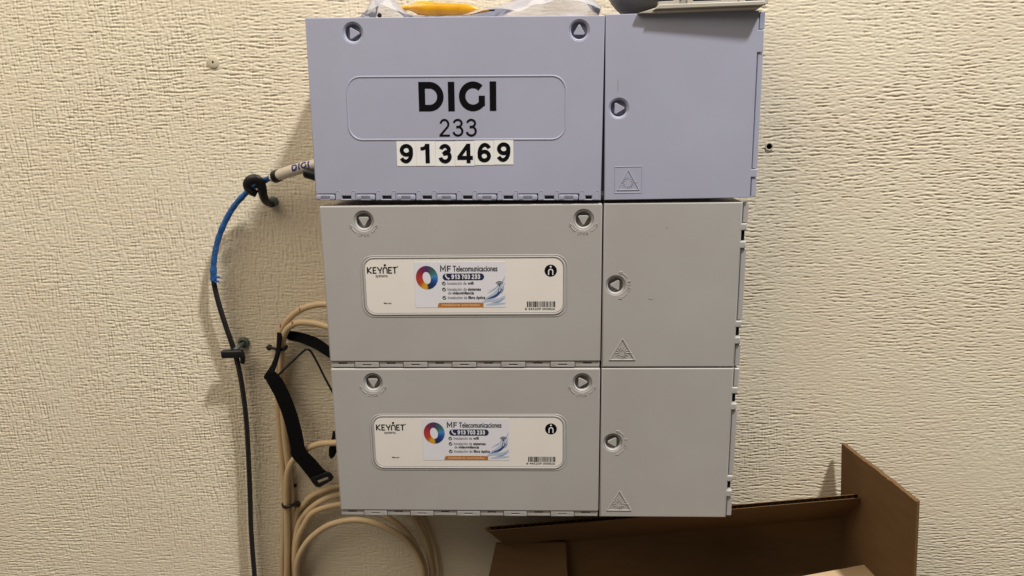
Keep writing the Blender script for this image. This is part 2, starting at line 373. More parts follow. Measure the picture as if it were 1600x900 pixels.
# ------------------------------------------------------------------ the wall boxes
def lock_mesh():
    return lathe([(0.0088, 0.0003), (0.0084, 0.0004), (0.0075, 0.0017), (0.0073, 0.0022), (0.0073, 0.0062), (0.0, 0.0062)], 40)
def key_mesh():
    bm = bmesh.new(); r0, r1 = 0.0055, 0.0050
    def ring(r, y, k):
        out = []
        for i in range(3):
            a = 90 + 120*i
            for da in (-k, 0, k):
                rr = r if da == 0 else r*0.96
                out.append(bm.verts.new((rr*math.cos(R(a+da)), y, rr*math.sin(R(a+da)))))
        return out
    A = ring(r1, 0.0012, 9); B = ring(r0, 0.0017, 9); D = ring(r0, 0.0061, 9); n = 9
    for P, Q in ((A, B), (B, D)):
        for i in range(n): bm.faces.new((P[i], P[(i+1) % n], Q[(i+1) % n], Q[i]))
    bm.faces.new(A)
    return done(bm, 30)
LOCK, KEY = lock_mesh(), key_mesh()
def key_copy(mat_):
    k = KEY.copy(); k.materials.clear(); k.materials.append(mat_); return k
LOCK_L = LOCK.copy()
KEYS = {'l': key_copy(M_LILAC), 'g': key_copy(M_GREY)}
LOCK_L.materials.append(M_LILAC); LOCK.materials.append(M_GREY)

def opening_mesh():
    """raised arrows either side of the word OPEN, below a lock at the origin"""
    P = []
    for a0, a1 in ((203, 236), (304, 337)):
        P.append((arc(0, 0, .0133, .0133, a0, a1, 8), .0007))
    for sgn, a in ((1, 203), (-1, 337)):
        tip = (.0133*math.cos(R(a - sgn*9)), .0133*math.sin(R(a - sgn*9)))
        for rr in (.0120, .0146):
            P.append(([tip, (rr*math.cos(R(a+sgn*3)), rr*math.sin(R(a+sgn*3)))], .0006))
    bm = bmesh.new()
    for i, p in enumerate(P): ridge(bm, p[0], p[1]*1.7, False, 0.00035 + i*0.00001)
    # OPEN in raised strokes
    def O(x): return [(arc(x, -.0129, .0010, .0012, 0, 330, 12), .00045)]
    L = O(-.0042) + [([(-.0024, -.0141), (-.0024, -.0117), (-.0012, -.0118), (-.0010, -.0126), (-.0024, -.0130)], .00045)]
    L += [([(.0017, -.0117), (.0004, -.0117), (.0004, -.0141), (.0017, -.0141)], .00045), ([(.0004, -.0129), (.0015, -.0129)], .00045)]
    L += [([(.0029, -.0141), (.0029, -.0117), (.0043, -.0141), (.0043, -.0117)], .00045)]
    for i, p in enumerate(L): ridge(bm, p[0], p[1]*1.5, False, 0.0003 + i*0.00001)
    return done(bm, 0)
OPENING = opening_mesh(); OPENING.materials.append(M_GREY)

def emblem_mesh(tri, sun, extra=None, w=.0011, rays=16, h=.0006):
    bm = bmesh.new(); ridge(bm, tri, w*1.4, True, h)
    cx, cy, r0, r1 = sun
    for i in range(rays):
        a = 2*math.pi*i/rays; rr = r1*(1.0 if i else 1.55)
        ridge(bm, [(cx+r0*math.cos(a), cy+r0*math.sin(a)), (cx+rr*math.cos(a), cy+rr*math.sin(a))], .00085, False, h*0.9)
    if extra: ridge(bm, extra, .0011, True, h*0.7)
    return done(bm, 0)

def knuckle_mesh(w, h, y0, y1, sw, sh, bev, sv=0.5):
    """hinge knuckle with a real slot pressed into its face"""
    me = plate([rrect(0, 0, w, h, bev, 3), [(w/2-sw/2, h*sv-sh/2), (w/2-sw/2, h*sv+sh/2), (w/2+sw/2, h*sv+sh/2), (w/2+sw/2, h*sv-sh/2)]], y0, 0.003, bev*0.7, 1)
    bm = bmesh.new(); bm.from_mesh(me); bpy.data.meshes.remove(me)
    add_box(bm, 0.0003, w-0.0003, y0+0.0028, y1, 0.0003, h-0.0003)
    return done(bm, 30)

MM = 0.001
def base_box(name, loc, H, label, mat_):
    b = empty(name, loc)
    tag(b, label, 'junction box', 'telecom boxes stacked on the wall')
    return b

# --- the two warm grey boxes ------------------------------------------------
def name_plate(box, mt, du, dv):
    plate_o = link('name_plate', plate([rrect(40.9*MM, 56.0*MM, 231.3*MM, 109.6*MM, 9*MM)], -0.0004, 0.0009, 0.0002, 1), M_CREAM, box, mt)
    yb = -0.0004
    bm = bmesh.new()
    k = [([(44.0, 95.6), (44.0, 101.9)], 1.05), ([(48.4, 101.9), (44.4, 98.6), (48.6, 95.6)], 1.0),
         ([(53.8, 101.5), (50.3, 101.5), (50.3, 96.0), (53.8, 96.0)], 1.0), ([(50.5, 98.8), (53.2, 98.8)], .9),
         ([(55.0, 101.9), (56.9, 99.0), (58.6, 99.0), (60.0, 101.9)], 1.0), ([(57.8, 99.0), (57.8, 95.6)], 1.0),
         ([(61.2, 95.6), (61.2, 99.6), (62.0, 101.0), (63.6, 101.4), (65.0, 101.0), (65.6, 99.6), (65.6, 95.6)], 1.0),
         ([(70.9, 101.5), (67.4, 101.5), (67.4, 96.0), (70.9, 96.0)], 1.0), ([(67.6, 98.8), (70.3, 98.8)], .9),
         ([(71.8, 101.5), (76.2, 101.5)], 1.0), ([(74.0, 101.2), (74.0, 95.6)], 1.0),
         (circle(63.4, 103.7, .55, 10), 1.1, True), (circle(77.2, 102.2, .5, 10), .3, True)]
    for i, p in enumerate(k): ribbon(bm, [((x-44)*.88*MM + 43.4*MM, z*MM) for x, z in p[0]], p[1]*1.12*MM, len(p) > 2, yb-0.00008-i*0.000006, yb)
    text_bm(bm, 'systems', 51.0*MM, 92.0*MM, 11.6*MM, 4.2*MM, yb-0.00006, 0.012)
    link('maker_lettering', done(bm, 0), M_BLACKINK, plate_o)
    bm = bmesh.new(); text_bm(bm, 'Manual', 57.6*MM, 65.3*MM, 7.2*MM, 2.3*MM, yb-0.00006, 0.02)
    link('manual_lettering', done(bm, 0), M_BLACKINK, plate_o)
    # round emblem with the white arched figure
    bm = bmesh.new()
    c = [bm.verts.new((219.6*MM+5.9*MM*math.cos(2*math.pi*i/36), yb-0.00008, 97.4*MM+5.9*MM*math.sin(2*math.pi*i/36))) for i in range(36)]
    bm.faces.new(c); link('emblem_disc', done(bm, 0), M_BLACKINK, plate_o)
    fig = [([(217.6, 93.2), (217.6, 97.0), (218.2, 98.3), (219.6, 98.8), (221.0, 98.3), (221.6, 97.0), (221.6, 93.2)], 1.0), (circle(219.6, 101.2, .45, 10), .9, True)]
    link('emblem_figure', strokes([([(x*MM, z*MM) for x, z in p[0]], p[1]*MM) + tuple(p[2:]) for p in fig], yb-0.00015, yb), M_WHITEP, plate_o)
    # bar code and its digits
    bm = bmesh.new(); rnd = random.Random(5); x = 196.6; i = 0
    while x < 223.5:
        w = rnd.choice([.35, .35, .7, .7, 1.05]); lo = 61.0 if i in (0, 1, 16, 17, 33, 34) else 61.8
        ribbon(bm, [(x*MM+w*MM/2, 61.6*MM), (x*MM+w*MM/2, 67.2*MM)], w*MM, False, yb-0.00008, yb)
        x += w + rnd.choice([.35, .35, .7, .7]); i += 1
    text_bm(bm, '8 445209 000826', 194.6*MM, 58.6*MM, 29.0*MM, 3.2*MM, yb-0.00006, 0.012)
    link('barcode', done(bm, 0), M_BLACKINK, plate_o)
    # raised double border round the recess
    bm = bmesh.new()
    ridge(bm, rrect(39.6*MM, 54.7*MM, 232.6*MM, 110.9*MM, 10*MM), 2.4*MM, True, 0.0008, 0.0003, 0.35)
    ridge(bm, rrect(36.7*MM, 52.4*MM, 235.6*MM, 112.6*MM, 12*MM), 1.6*MM, True, 0.00035)
    link('plate_border', done(bm, 25), M_GREY, plate_o)
    # the advertising sticker
    mc = mt @ T(du*MM, 0, dv*MM)
    yc = -0.00055
    card = link('advert_sticker', box_mesh(88.6*MM, 176.2*MM, yc, -0.0003, 61.6*MM, 106.6*MM), M_CARD, box, mc)
    ring = bmesh.new(); n = 48; cx, cz = 100.6*MM, 91.3*MM
    outer = []; inner = []
    for i in range(n):
        a = 2*math.pi*i/n
        p = Vector((10.6*MM*math.cos(a), 11.6*MM*math.sin(a))); q = Vector((3.9*MM*math.cos(a), 6.0*MM*math.sin(a))) + Vector((-.2*MM, -.2*MM))
        rot = Matrix.Rotation(R(8), 2); p = rot @ p; q = Matrix.Rotation(R(10), 2) @ q
        outer.append(ring.verts.new((p.x, yc-0.00008, p.y))); inner.append(ring.verts.new((q.x, yc-0.00008, q.y)))
    for i in range(n): ring.faces.new((outer[i], outer[(i+1) % n], inner[(i+1) % n], inner[i]))
    link('logo_ring', done(ring, 0), M_WHEEL, card, T(cx, 0, cz))
    bm = bmesh.new(); yt = yc-0.00008
    mf = [([(114.2, 97.2), (114.2, 102.9), (116.4, 98.9), (118.6, 102.9), (118.6, 97.2)], 1.2), ([(124.0, 102.4), (120.8, 102.4), (120.8, 97.2)], 1.1), ([(121.0, 99.9), (123.6, 99.9)], 1.0)]
    for i, p in enumerate(mf): ribbon(bm, [(x*MM, z*MM) for x, z in p[0]], p[1]*MM, False, yt-i*0.00001, yc)
    for k in (0, 1): text_bm(bm, 'Telecomunicaciones', (125.8+.16*k)*MM, 97.2*MM, 42.8*MM, 8.1*MM, yt-.00001*k, 0.014)
    link('company_lettering', done(bm, 0), M_DARKP, card)
    pill = bmesh.new(); pill.faces.new([pill.verts.new((x, yt, z)) for x, z in rrect(115.8*MM, 88.5*MM, 155.8*MM, 95.2*MM, 3.3*MM, 8)])
    link('phone_pill', done(pill, 0), M_NAVY, card)
    bm = bmesh.new()
    gl = []
    for k, grp in enumerate(('913', '703', '233')): gl += glyphs(grp, (124.3 + k*9.75)*MM, 89.75*MM, 4.5*MM, .19, 2.85*MM)
    for i, p in enumerate(gl): ribbon(bm, p[0], p[1], len(p) > 2, yt-0.00008-i*0.000004, yt)
    ribbon(bm, [(118.6*MM, 94.0*MM), (118.9*MM, 92.4*MM), (120.0*MM, 90.9*MM), (122.0*MM, 90.0*MM)], 1.0*MM, False, yt-0.00008, yt)
    ribbon(bm, [(118.2*MM, 93.9*MM), (119.5*MM, 94.1*MM)], .9*MM, False, yt-0.0001, yt); ribbon(bm, [(121.3*MM, 89.5*MM), (122.2*MM, 90.8*MM)], .9*MM, False, yt-0.00011, yt)
    link('phone_number', done(bm, 0), M_WHITEP, card)
    for z in (85.4, 79.5, 71.2):
        bm = bmesh.new(); bm.faces.new([bm.verts.new((x*MM, yt, y*MM)) for x, y in circle(116.8, z, 1.9, 20)])
        link('check_disc', done(bm, 0), M_GREENP, card)
        link('check_mark', strokes([([(115.8*MM, z*MM), (116.6*MM, (z-.9)*MM), (118.2*MM, (z+1.0)*MM)], .6*MM)], yt-0.00008, yt), M_WHITEP, card)
    bm = bmesh.new()
    text_bm(bm, 'Instalación de', 120.2*MM, 84.2*MM, 18.5*MM, 4.3*MM, yt, 0.004); text_bm(bm, 'Instalación de', 120.2*MM, 78.3*MM, 18.5*MM, 4.3*MM, yt, 0.004)
    text_bm(bm, 'de', 120.6*MM, 74.6*MM, 3.2*MM, 4.3*MM, yt, 0.004); text_bm(bm, 'Instalación de', 120.4*MM, 70.0*MM, 18.5*MM, 4.3*MM, yt, 0.004)
    link('thin_lettering', done(bm, 0), M_GREYP, card)
    bm = bmesh.new()
    for k in (0, .14):
      yt_ = yt-.0001*k
      text_bm(bm, 'wifi', (139.8+k)*MM, 84.2*MM, 5.6*MM, 4.3*MM, yt_, 0.02); text_bm(bm, 'sistemas', (139.8+k)*MM, 78.3*MM, 12.6*MM, 4.3*MM, yt_, 0.02)
      text_bm(bm, 'videovigilancia', (124.6+k)*MM, 74.6*MM, 21.0*MM, 4.3*MM, yt_, 0.02); text_bm(bm, 'fibra óptica', (139.9+k)*MM, 70.0*MM, 16.6*MM, 4.3*MM, yt_, 0.02)
    link('bold_lettering', done(bm, 0), M_DARKP, card)
    rb = bmesh.new(); rb.faces.new([rb.verts.new((x*MM, yt, z*MM)) for x, z in [(110.0, 61.9), (154.6, 61.9), (154.6, 66.4), (112.2, 66.4), (111.2, 65.8), (110.6, 64.6)]])
    link('ribbon_banner', done(rb, 0), M_ORANGE, card)
    bm = bmesh.new(); text_bm(bm, 'Instaladores autorizados', 114.2*MM, 63.1*MM, 36.6*MM, 3.7*MM, yt-0.00006, 0.012)
    link('banner_lettering', done(bm, 0), M_PEACH, card)
    def sw(lst, m_, dy):
        bm = bmesh.new()
        for j, (a, w) in enumerate(lst):
            path = [Vector((p[0], 0, p[1])) for p in a]; sp = smooth_path(path, 6)
            n_ = len(sp)
            vs = []
            for i, p in enumerate(sp):
                d = (sp[min(i+1, n_-1)]-sp[max(i-1, 0)]).normalized(); nn = Vector((-d.z, 0, d.x)); ww = w*math.sin(math.pi*(i+.35)/(n_+.2))**.8
                vs.append((bm.verts.new((p+nn*ww/2)*MM + Vector((0, yt-dy-j*0.000006, 0))), bm.verts.new((p-nn*ww/2)*MM + Vector((0, yt-dy-j*0.000006, 0)))))
            for a_, b_ in zip(vs, vs[1:]): bm.faces.new((a_[0], b_[0], b_[1], a_[1]))
        link('wave_print', done(bm, 0), m_, card)
    sw([([(157, 71), (165, 75), (171, 82), (175.8, 92)], 2.6), ([(152, 66), (160, 68.5), (169, 69), (175.8, 73)], 3.2), ([(157, 64), (165, 65), (175.8, 65.5)], 2.4), ([(160, 78), (167, 81), (172, 87)], .8)], M_BLUE1, 0)
    sw([([(155, 69), (163, 71), (170, 76), (175.6, 86)], 1.2), ([(163, 66), (169, 67), (175.6, 71)], .9), ([(158, 75.5), (165, 79), (171, 87)], .4)], M_BLUE2, 0.00004)
    sw([([(158, 70.2), (165, 72.2), (169, 75), (173, 79.5)], 2.3), ([(169, 73.5), (171.4, 77), (171.8, 81.4)], .7), ([(167.4, 74), (169.4, 78), (169.9, 82)], .6), ([(171.5, 75), (173.4, 78), (174.4, 82)], .6)], M_BLUE3, 0.00008)
    link('wifi_symbol', strokes([(arc(170.4*MM, 82.8*MM, r*MM, r*MM, 40, 140, 8), .6*MM) for r in (4.4, 2.9, 1.5)] + [(circle(170.4*MM, 83.0*MM, .3*MM, 8), .6*MM, True)], yt-0.00012, yc), M_DARKP, card)

def grey_box(loc, label, keys, du, dv, hinge_seed):
    b = base_box('wall_box', loc, .159, label, M_GREY); I = Matrix.Identity(4); H = .1611
    # origin: lower left corner of the front, on the front plane
    link('housing', box_mesh(.0035, .4030, .0125, WALL-0.0003, .0015, H-.0012, bev=.002), M_GREY, b)
    link('main_door', plate([rrect(.0004, .0060, .2681, H, .0017, 3), circle(.0422, .1464, .0089, 40), circle(.2505, .1460, .0089, 40)], 0, .012, .0015, 3), M_GREY, b)
    e0, e1 = .3982, .4030
    tabs = [(134.4, 141.0), (117.3, 124.1), (40.2, 46.6), (23.4, 30.5)]
    o = [(.2694, .0002), (e0, .0002)]
    for z0, z1 in sorted(tabs): o += [(e0, z0*MM), (e1, z0*MM), (e1, z1*MM), (e0, z1*MM)]
    o += [(e0, H), (.2694, H)]
    link('side_door', plate([o, circle(.2817, .0825, .0089, 40)], 0, .012, .0013, 3), M_GREY, b)
    for z0, z1 in ((141.6, 160.0), (47.2, 116.7), (1.2, 22.8)):
        link('hinge_strip', box_mesh(e0+.0009, e1+.0012, .0022, .0135, z0*MM, z1*MM, bev=.0006, seg=1), M_GREY, b)
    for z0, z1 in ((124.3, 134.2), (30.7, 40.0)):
        link('shade_strip', box_mesh(e0+.0004, e1-.0004, .0060, .0122, z0*MM, z1*MM), M_DARK, b)  # black block stands in for the shade between the hinge tabs
    ka = knuckle_mesh(.0238, .0054, .0004, .008, .0085, .0012, .0005, .45); kb = knuckle_mesh(.0238, .0054, .0012, .008, .0085, .0016, .0005, .72)
    for k in (ka, kb): k.materials.append(M_GREY)
    for i in range(11): link('hinge_knuckle', kb if i % 2 == 0 else ka, None, b, T(.0010 + i*.02425, 0, .0003))
    link('shade_strip', box_mesh(.002, .267, .0085, .0123, .0006, .0066), M_DARK, b)  # shade behind the knuckle row, put in as a black strip
    for (u, v, rot, side), a in zip(((.0422, .1464, 0, 0), (.2505, .1460, 0, 0), (.2817, .0825, 90, 1)), keys):
        lk = link('lock', LOCK, None, b, T(u, 0, v))
        link('key_triangle', KEYS['g'], None, lk, Matrix.Rotation(R(-a), 4, 'Y') @ T(0, 0, -.0004))
        link('opening_mark', OPENING, None, b, T(u, 0, v) @ Matrix.Rotation(R(-rot), 4, 'Y'))
    em = emblem_mesh([(.2772, .0079), (.3015, .0079), (.28935, .0294)], (.2893, .0150, .0027, .0062), rays=14)
    link('warning_emblem', em, M_GREY, b)
    if hinge_seed == 1:
        sc = bmesh.new(); ribbon(sc, [(.3130, .0690), (.3155, .0684), (.3175, .0686)], .0006, False, -.00005, .0003); link('scratch', done(sc, 0), M_LOCK, b)
        sc = bmesh.new(); ribbon(sc, circle(.3285, .1375, .0003, 8), .0005, True, -.00005, .0003); link('speck', done(sc, 0), M_LOCK, b)
    name_plate(b, I, du, dv)
    return b
grey_box((0, 0, -.1606), 'warm grey plastic box in the middle of the stack of three, with cream label plate', (180, 180, 90), 0, 0, 1)
grey_box((0, 0, -.3226), 'warm grey plastic box at the bottom of the stack, above the cardboard box', (180, -90, 90), 1.2, 1.6, 2)

# --- the lilac grey box on top ------------------------------------------------
def lilac_box(loc):
    b = base_box('wall_box', loc, .163, 'lilac grey plastic box at the top of the stack, with six white number stickers', M_LILAC)
    H = .1635
    def tilt(deg, u, v): return T(u, 0, v) @ Matrix.Rotation(R(deg), 4, 'Y') @ T(-u, 0, -v)
    TM = tilt(0.55, .135, .08); TS = tilt(-0.42, .335, .08)
    link('housing', box_mesh(.0035, .4090, .0125, WALL-0.0003, .004, H-.003, bev=.002), M_LILAC, b)
    # main door with hinge notches and pin slots along its lower edge
    o = []; slots = []
    o.append((.0004, .0062))
    for k in range(7):
        a = (.4 + 38.15*k)*MM; e = a + 18.6*MM
        if k: o += [(a - .0004, .0004), (a - .0004, .0064)]
        o += [(e + .0004, .0064), (e + .0004, .0004)]
        s = e + 6.2*MM; slots.append([(s, .0014), (s, .0046), (min(s+.0088, .2600), .0046), (min(s+.0088, .2600), .0014)])
    o += [(.2683, .0004), (.2683, H), (.0004, H)]
    locks = [(.0431, .1506, 30), (.2459, .1512, 0)]
    door = plate([o] + slots + [circle(u, v, .0089, 40) for u, v, _ in locks], 0, .012, .0007, 2)
    link('main_door', door, M_LILAC, b, TM)
    kn = knuckle_mesh(.0182, .0056, -.0002, .008, .0062, .0019, .0017, .45); kn.materials.append(M_LILAC)
    rib = bmesh.new(); ridge(rib, [(-.0021, .0008)] + arc(0, .0075, .0021, .0021, 180, 0, 8) + [(.0021, .0008)], .0010, False, .0002)
    rib_me = done(rib, 0); rib_me.materials.append(M_LILAC)
    for k in range(7):
        a = (.4 + 38.15*k)*MM
        link('hinge_knuckle', kn, None, b, TM @ T(a, 0, .0003))
        link('hinge_rib', rib_me, None, b, TM @ T(a + 21.4*MM, 0, 0)); link('hinge_rib', rib_me, None, b, TM @ T(min(a + 36.2*MM, .2645), 0, 0))
    link('hinge_backing', box_mesh(.002, .267, .0090, .0123, .0006, .0066), M_TRAY, b, TM)
    e0, e1 = .4046, .4098
    so = [(.2703, -.0003), (e0, -.0003)]
    for z0, z1 in ((18.6, 25.6), (128.3, 147.3)): so += [(e0, z0*MM), (e1, z0*MM), (e1, z1*MM), (e0, z1*MM)]
    so += [(e0, H), (.2703, H)]
    link('side_door', plate([so, circle(.2828, .0826, .0089, 40)], 0, .012, .0007, 2), M_LILAC, b, TS)
    for z0, z1 in ((147.9, 162.8), (26.2, 127.7), (0.4, 18.0)):
        link('hinge_strip', box_mesh(e0+.0007, e1+.0004, .0010, .0135, z0*MM, z1*MM, bev=.0006, seg=1), M_LILAC, b, TS)
    for (u, v, a), t in zip(locks + [(.2828, .0826, -90)], (TM, TM, TS)):
        lk = link('lock', LOCK_L, None, b, t @ T(u, 0, v)); link('key_triangle', KEYS['l'], None, lk, Matrix.Rotation(R(-a), 4, 'Y') @ T(0, 0, -.0004))
    # raised rounded frame
    fr = bmesh.new(); ridge(fr, rrect(.0350, .0563, .2345, .1124, .0125, 8), .0022, True, .00042)
    link('frame_ridge', done(fr, 25), M_LILAC, b, TM)
    # printed name and number
    w = 5.9
    D = [([(103.7, 84.6), (110.0, 84.6)] + arc(110.6, 94.7, 10.0, 10.1, -90, 90, 18) + [(110.0, 104.8), (103.7, 104.8)], w, True)]
    I1 = [([(130.6, 81.7), (130.6, 107.7)], w)]; I2 = [([(168.6, 82.0), (168.6, 107.9)], w)]
    G = [(arc(150.4, 94.8, 9.9, 10.2, 46, 322, 26), w), ([(158.4, 86.2), (158.4, 95.4)], 5.6)]
    link('name_lettering', strokes([([(x*MM, z*MM) for x, z in p[0]], p[1]*MM) + tuple(p[2:]) for p in D+I1+G+I2], -.00015, .0002), M_BLACKINK, b, TM)
    link('number_lettering', strokes(glyphs('233', .1186, .0590, .0160, .118, .01235, 1.17), -.00015, .0002), M_BLACKINK, b, TM)
    # six separate vinyl number stickers
    tw = .01805; rnd = random.Random(3)
    for i, ch in enumerate('913469'):
        up = (0, .0001, -.0001, .0001, .0008, .0012)[i]; rot = (.2, .1, -.3, .2, .8, .2)[i]
        m_ = TM @ T(.0787 + i*tw + tw/2, -.00005*(i % 2), .0435 + up) @ Matrix.Rotation(R(-rot), 4, 'Y')
        st = link('number_sticker', box_mesh(-tw/2+.00006, tw/2-.00006, -.00025, .0003, -.0112, .0112), M_STICK, b, m_)
        off = -.0068 if ch != '1' else -.0072
        link('digit', strokes(glyphs(ch, off, -.0088, .0178, .205, 0, 1.38), -.0004, -.0002), M_BLACKINK, st)
    em = emblem_mesh([(.2820, .0088), (.3024, .0088), (.2921, .0272)], (.2921, .0158, .0034, .0056), [(.2798, .0062), (.3046, .0062), (.3046, .0302), (.2798, .0302)], w=.0008, rays=16, h=.0004)
    link('warning_emblem', em, M_LILAC, b, TS)
    ru = bmesh.new(); ribbon(ru, [(.2817, .0975), (.2819, .1045), (.2816, .1080)], .0006, False, -.00006, .0003)
    link('rust_streak', done(ru, 0), M_RUST, b, TS)
lilac_box((-.0012, -.001, .0044))

# ------------------------------------------------------------------ wall plugs
def wall_plug(p, ro, ri, proud, label, m_, hole):
    o = link('wall_plug', lathe([(ro, .0008), (ro, -proud*.7), (ro-.0006, -proud), (ri+.0004, -proud), (ri, -proud+.0004), (ri, .014), (0, .014)] if hole else
                                [(ro, .0016), (ro, -proud*.3), (ro-.0014, -proud*.7), (ri, -proud*.7), (ri*.8, .003), (0, .003)], 28), m_)
    o.location = p; tag(o, label, 'wall plug')
    return o
p = HOLES[0][0]; o = wall_plug(p, .0042, .0030, .0006, 'pale wall plug with an open dark hole right of the top box', M_PLUGW, True)
d = link('hole_bottom', lathe([(.0029, .0), (.0029, .012), (0, .012)], 24), M_DARK, o); d.location = (0, .001, 0)
o = wall_plug(at(333, 97, WALL), .0062, .0011, .0012, 'flat cream wall plug with a pinhole, upper left on bare wall', M_PLUGW, False)
d = link('pinhole', lathe([(.0010, -.0011), (0, -.0011)], 12), M_DARK, o)

# ------------------------------------------------------------------ blue and black cable
cb = empty('fibre_cable', at(398, 905, .09)); tag(cb, 'black cable with blue taped upper end entering the top box from the left', 'cable')
inv = cb.matrix_basis.inverted() if False else Matrix.Translation(-cb.location)
def child(name, me, m_, parent, off=None):
    o = link(name, me, m_, parent); o.location = -parent.location if parent.type == 'EMPTY' else (0, 0, 0); return o
blue = pp([(437, 272, .066), (420, 279, .073), (399, 290, .080), (380, 306, .083), (362, 328, .085), (347, 357, .086), (338, 385, .087), (334, 412, .087), (333.5, 438, .087)])
sp = smooth_path(blue, 8); rnd = random.Random(2)
bm = bmesh.new(); tube_bm(bm, sp, [.0031 + .00018*math.sin(i*1.3) + rnd.uniform(-.0001, .0001) + (.0005 if i > len(sp)-8 else 0) for i in range(len(sp))], 14)
tape = child('blue_tape', done(bm, 50), M_BLUESL, cb)
# loose curls and pale scuffs on the tape
bm = bmesh.new()
for i in range(26):
    k = rnd.randrange(10, len(sp)-2); a = rnd.uniform(-.9, .9)
    c = sp[k] + Vector((math.sin(a)*.0033, -math.cos(a)*.0034, 0)); dd = (sp[min(k+1, len(sp)-1)]-sp[k-1]).normalized()
    l = rnd.uniform(.0008, .0026); v = (dd + Vector((rnd.uniform(-.8, .8), 0, rnd.uniform(-.3, .3)))).normalized()*l
    tube_bm(bm, [c - v/2, c + v/2], .00022, 5)
child('tape_scuff', done(bm), mat('scuffed_blue', (0.16, 0.30, 0.52), .5, var=.1), cb)
bm = bmesh.new(); tube_bm(bm, pp([(338, 432, .083), (342, 433, .082), (345, 435, .082)]), [.0013, .0012, .0004], 8); tube_bm(bm, pp([(336, 441, .083), (341, 439, .082), (343, 444, .082)]), [.0012, .001, .0003], 8)
child('tape_end', done(bm), M_BLUESL, cb)
blk = pp([(333.5, 430, .087), (335, 446, .087), (342, 475, .087), (352, 507, .087), (364, 542, .087), (373, 575, .088), (380, 615, .088), (385, 660, .089), (388, 710, .089), (390.5, 770, .089), (392, 820, .089), (394.5, 860, .089), (399, 915, .089)])
child('sheath', tube(blk, .00285, 14), M_SHEATH, cb)
# bundled second strand beside the sheath below the clip
child('strand', tube(pp([(371, 560, .084), (377, 592, .085), (383, 640, .086), (387, 700, .0865), (389.5, 770, .0865), (391.2, 820, .0865), (394, 862, .0865), (399, 915, .0865)]), .0019, 10), M_SHEATH, cb)
tubep = smooth_path(pp([(427, 277.5, .070), (445, 270.5, .064), (468, 263.5, .058), (500, 256, .052)]), 8)
bm = bmesh.new(); tube_bm(bm, tubep, [.0046 + .0012*min(1, i/6) for i in range(len(tubep))], 20)
child('white_tube', done(bm, 50), M_WHTUBE, cb)
bm = bmesh.new(); tube_bm(bm, tubep[1:5], .0064, 20); child('shrink_ring', done(bm, 40), M_BLKPL, cb)
bm = bmesh.new(); tube_bm(bm, smooth_path(pp([(424, 278.5, .0705), (430, 276.5, .069)]), 3), .0040, 16); child('tube_collar', done(bm, 40), M_WHTUBE, cb)
bm = bmesh.new(); tube_bm(bm, smooth_path(pp([(475, 269, .046), (481, 270.5, .046), (500, 276, .046)]), 4), [.0035, .0048, .0052, .0054, .0055, .0055, .0055, .0055, .0055], 18)
child('cable_gland', done(bm, 40), M_BLKPL, cb)
# blue lettering wrapped round the white tube
tb = bmesh.new(); w_ = 6.2
for i, p in enumerate([([(103.7, 84.6), (110.0, 84.6)] + arc(110.6, 94.7, 10.0, 10.1, -90, 90, 12) + [(110.0, 104.8), (103.7, 104.8)], w_, True), ([(130.6, 81.7), (130.6, 94.7), (130.6, 107.7)], w_),
                       (arc(150.4, 94.8, 9.9, 10.2, 46, 322, 20), w_), ([(158.4, 86.2), (158.4, 95.4)], 5.6), ([(168.6, 82.0), (168.6, 95), (168.6, 107.9)], w_)]):
    ribbon(tb, [((x-100.7)*.29*MM, (z-82)*.26*MM) for x, z in p[0]], p[1]*.27*MM, len(p) > 2, -.00002*(i+1), .0001)
bmesh.ops.subdivide_edges(tb, edges=[e for e in tb.edges if e.calc_length() > .0009], cuts=4, use_grid_fill=True)
L0 = [0.0]
for a, b_ in zip(tubep, tubep[1:]): L0.append(L0[-1] + (b_-a).length)
start = next(L0[i] for i in range(len(tubep)) if tubep[i].x >= at(460, 266, .06).x)
for v in tb.verts:
    s = start + v.co.x; k = max(i for i in range(len(L0)) if L0[i] <= s) if s < L0[-1] else len(L0)-2
    k = min(k, len(L0)-2); f = (s-L0[k])/(L0[k+1]-L0[k]); pt = tubep[k].lerp(tubep[k+1], f); dd = (tubep[k+1]-tubep[k]).normalized()
    n1 = Vector((0, -1, 0)); n1 = (n1 - dd*n1.dot(dd)).normalized(); n2 = n1.cross(dd)*-1
    if n2.z < 0: n2 = -n2
    ang = (v.co.z - .0022)/.0059 + .25
    v.co = pt + (n1*math.cos(ang) + n2*math.sin(ang))*(.00612 - v.co.y)
child('tube_lettering', done(tb, 0), mat('blue_tube_print', (0.03, 0.05, 0.26), .4, var=.1), cb)

# ------------------------------------------------------------------ clips that hold the cable
c1 = empty('cable_clip', at(424, 317, WALL)); tag(c1, 'black hooked cable clip looped round the blue taped cable', 'cable clip', 'black cable clips on the wall')
hook = pp([(401, 303, .076), (391, 298, .073), (386.5, 290.5, .070), (389, 283.5, .069), (397, 280, .069), (405, 284, .070), (409, 293, .072), (411, 304, .077), (415, 314, .084), (422, 318.5, .093), (426, 317.5, .099)])
sp = smooth_path(hook, 6); bm = bmesh.new(); tube_bm(bm, sp, [.0040 + .0014*math.sin(math.pi*min(1, i/len(sp)*1.1)) for i in range(len(sp))], 12, True, .6)
child('hook', done(bm, 50), M_BLKPL, c1)
child('catch', tube(pp([(382.5, 286, .069), (384, 291, .069), (388, 297, .070), (394, 302, .072)]), .0022, 10), M_BLKPL, c1)
pl = link('plug', lathe([(.0058, .001), (.0055, -.003), (.0035, -.0042), (0, -.0042)], 20), M_PLUG, c1); pl.location = at(427, 315, WALL) - c1.location
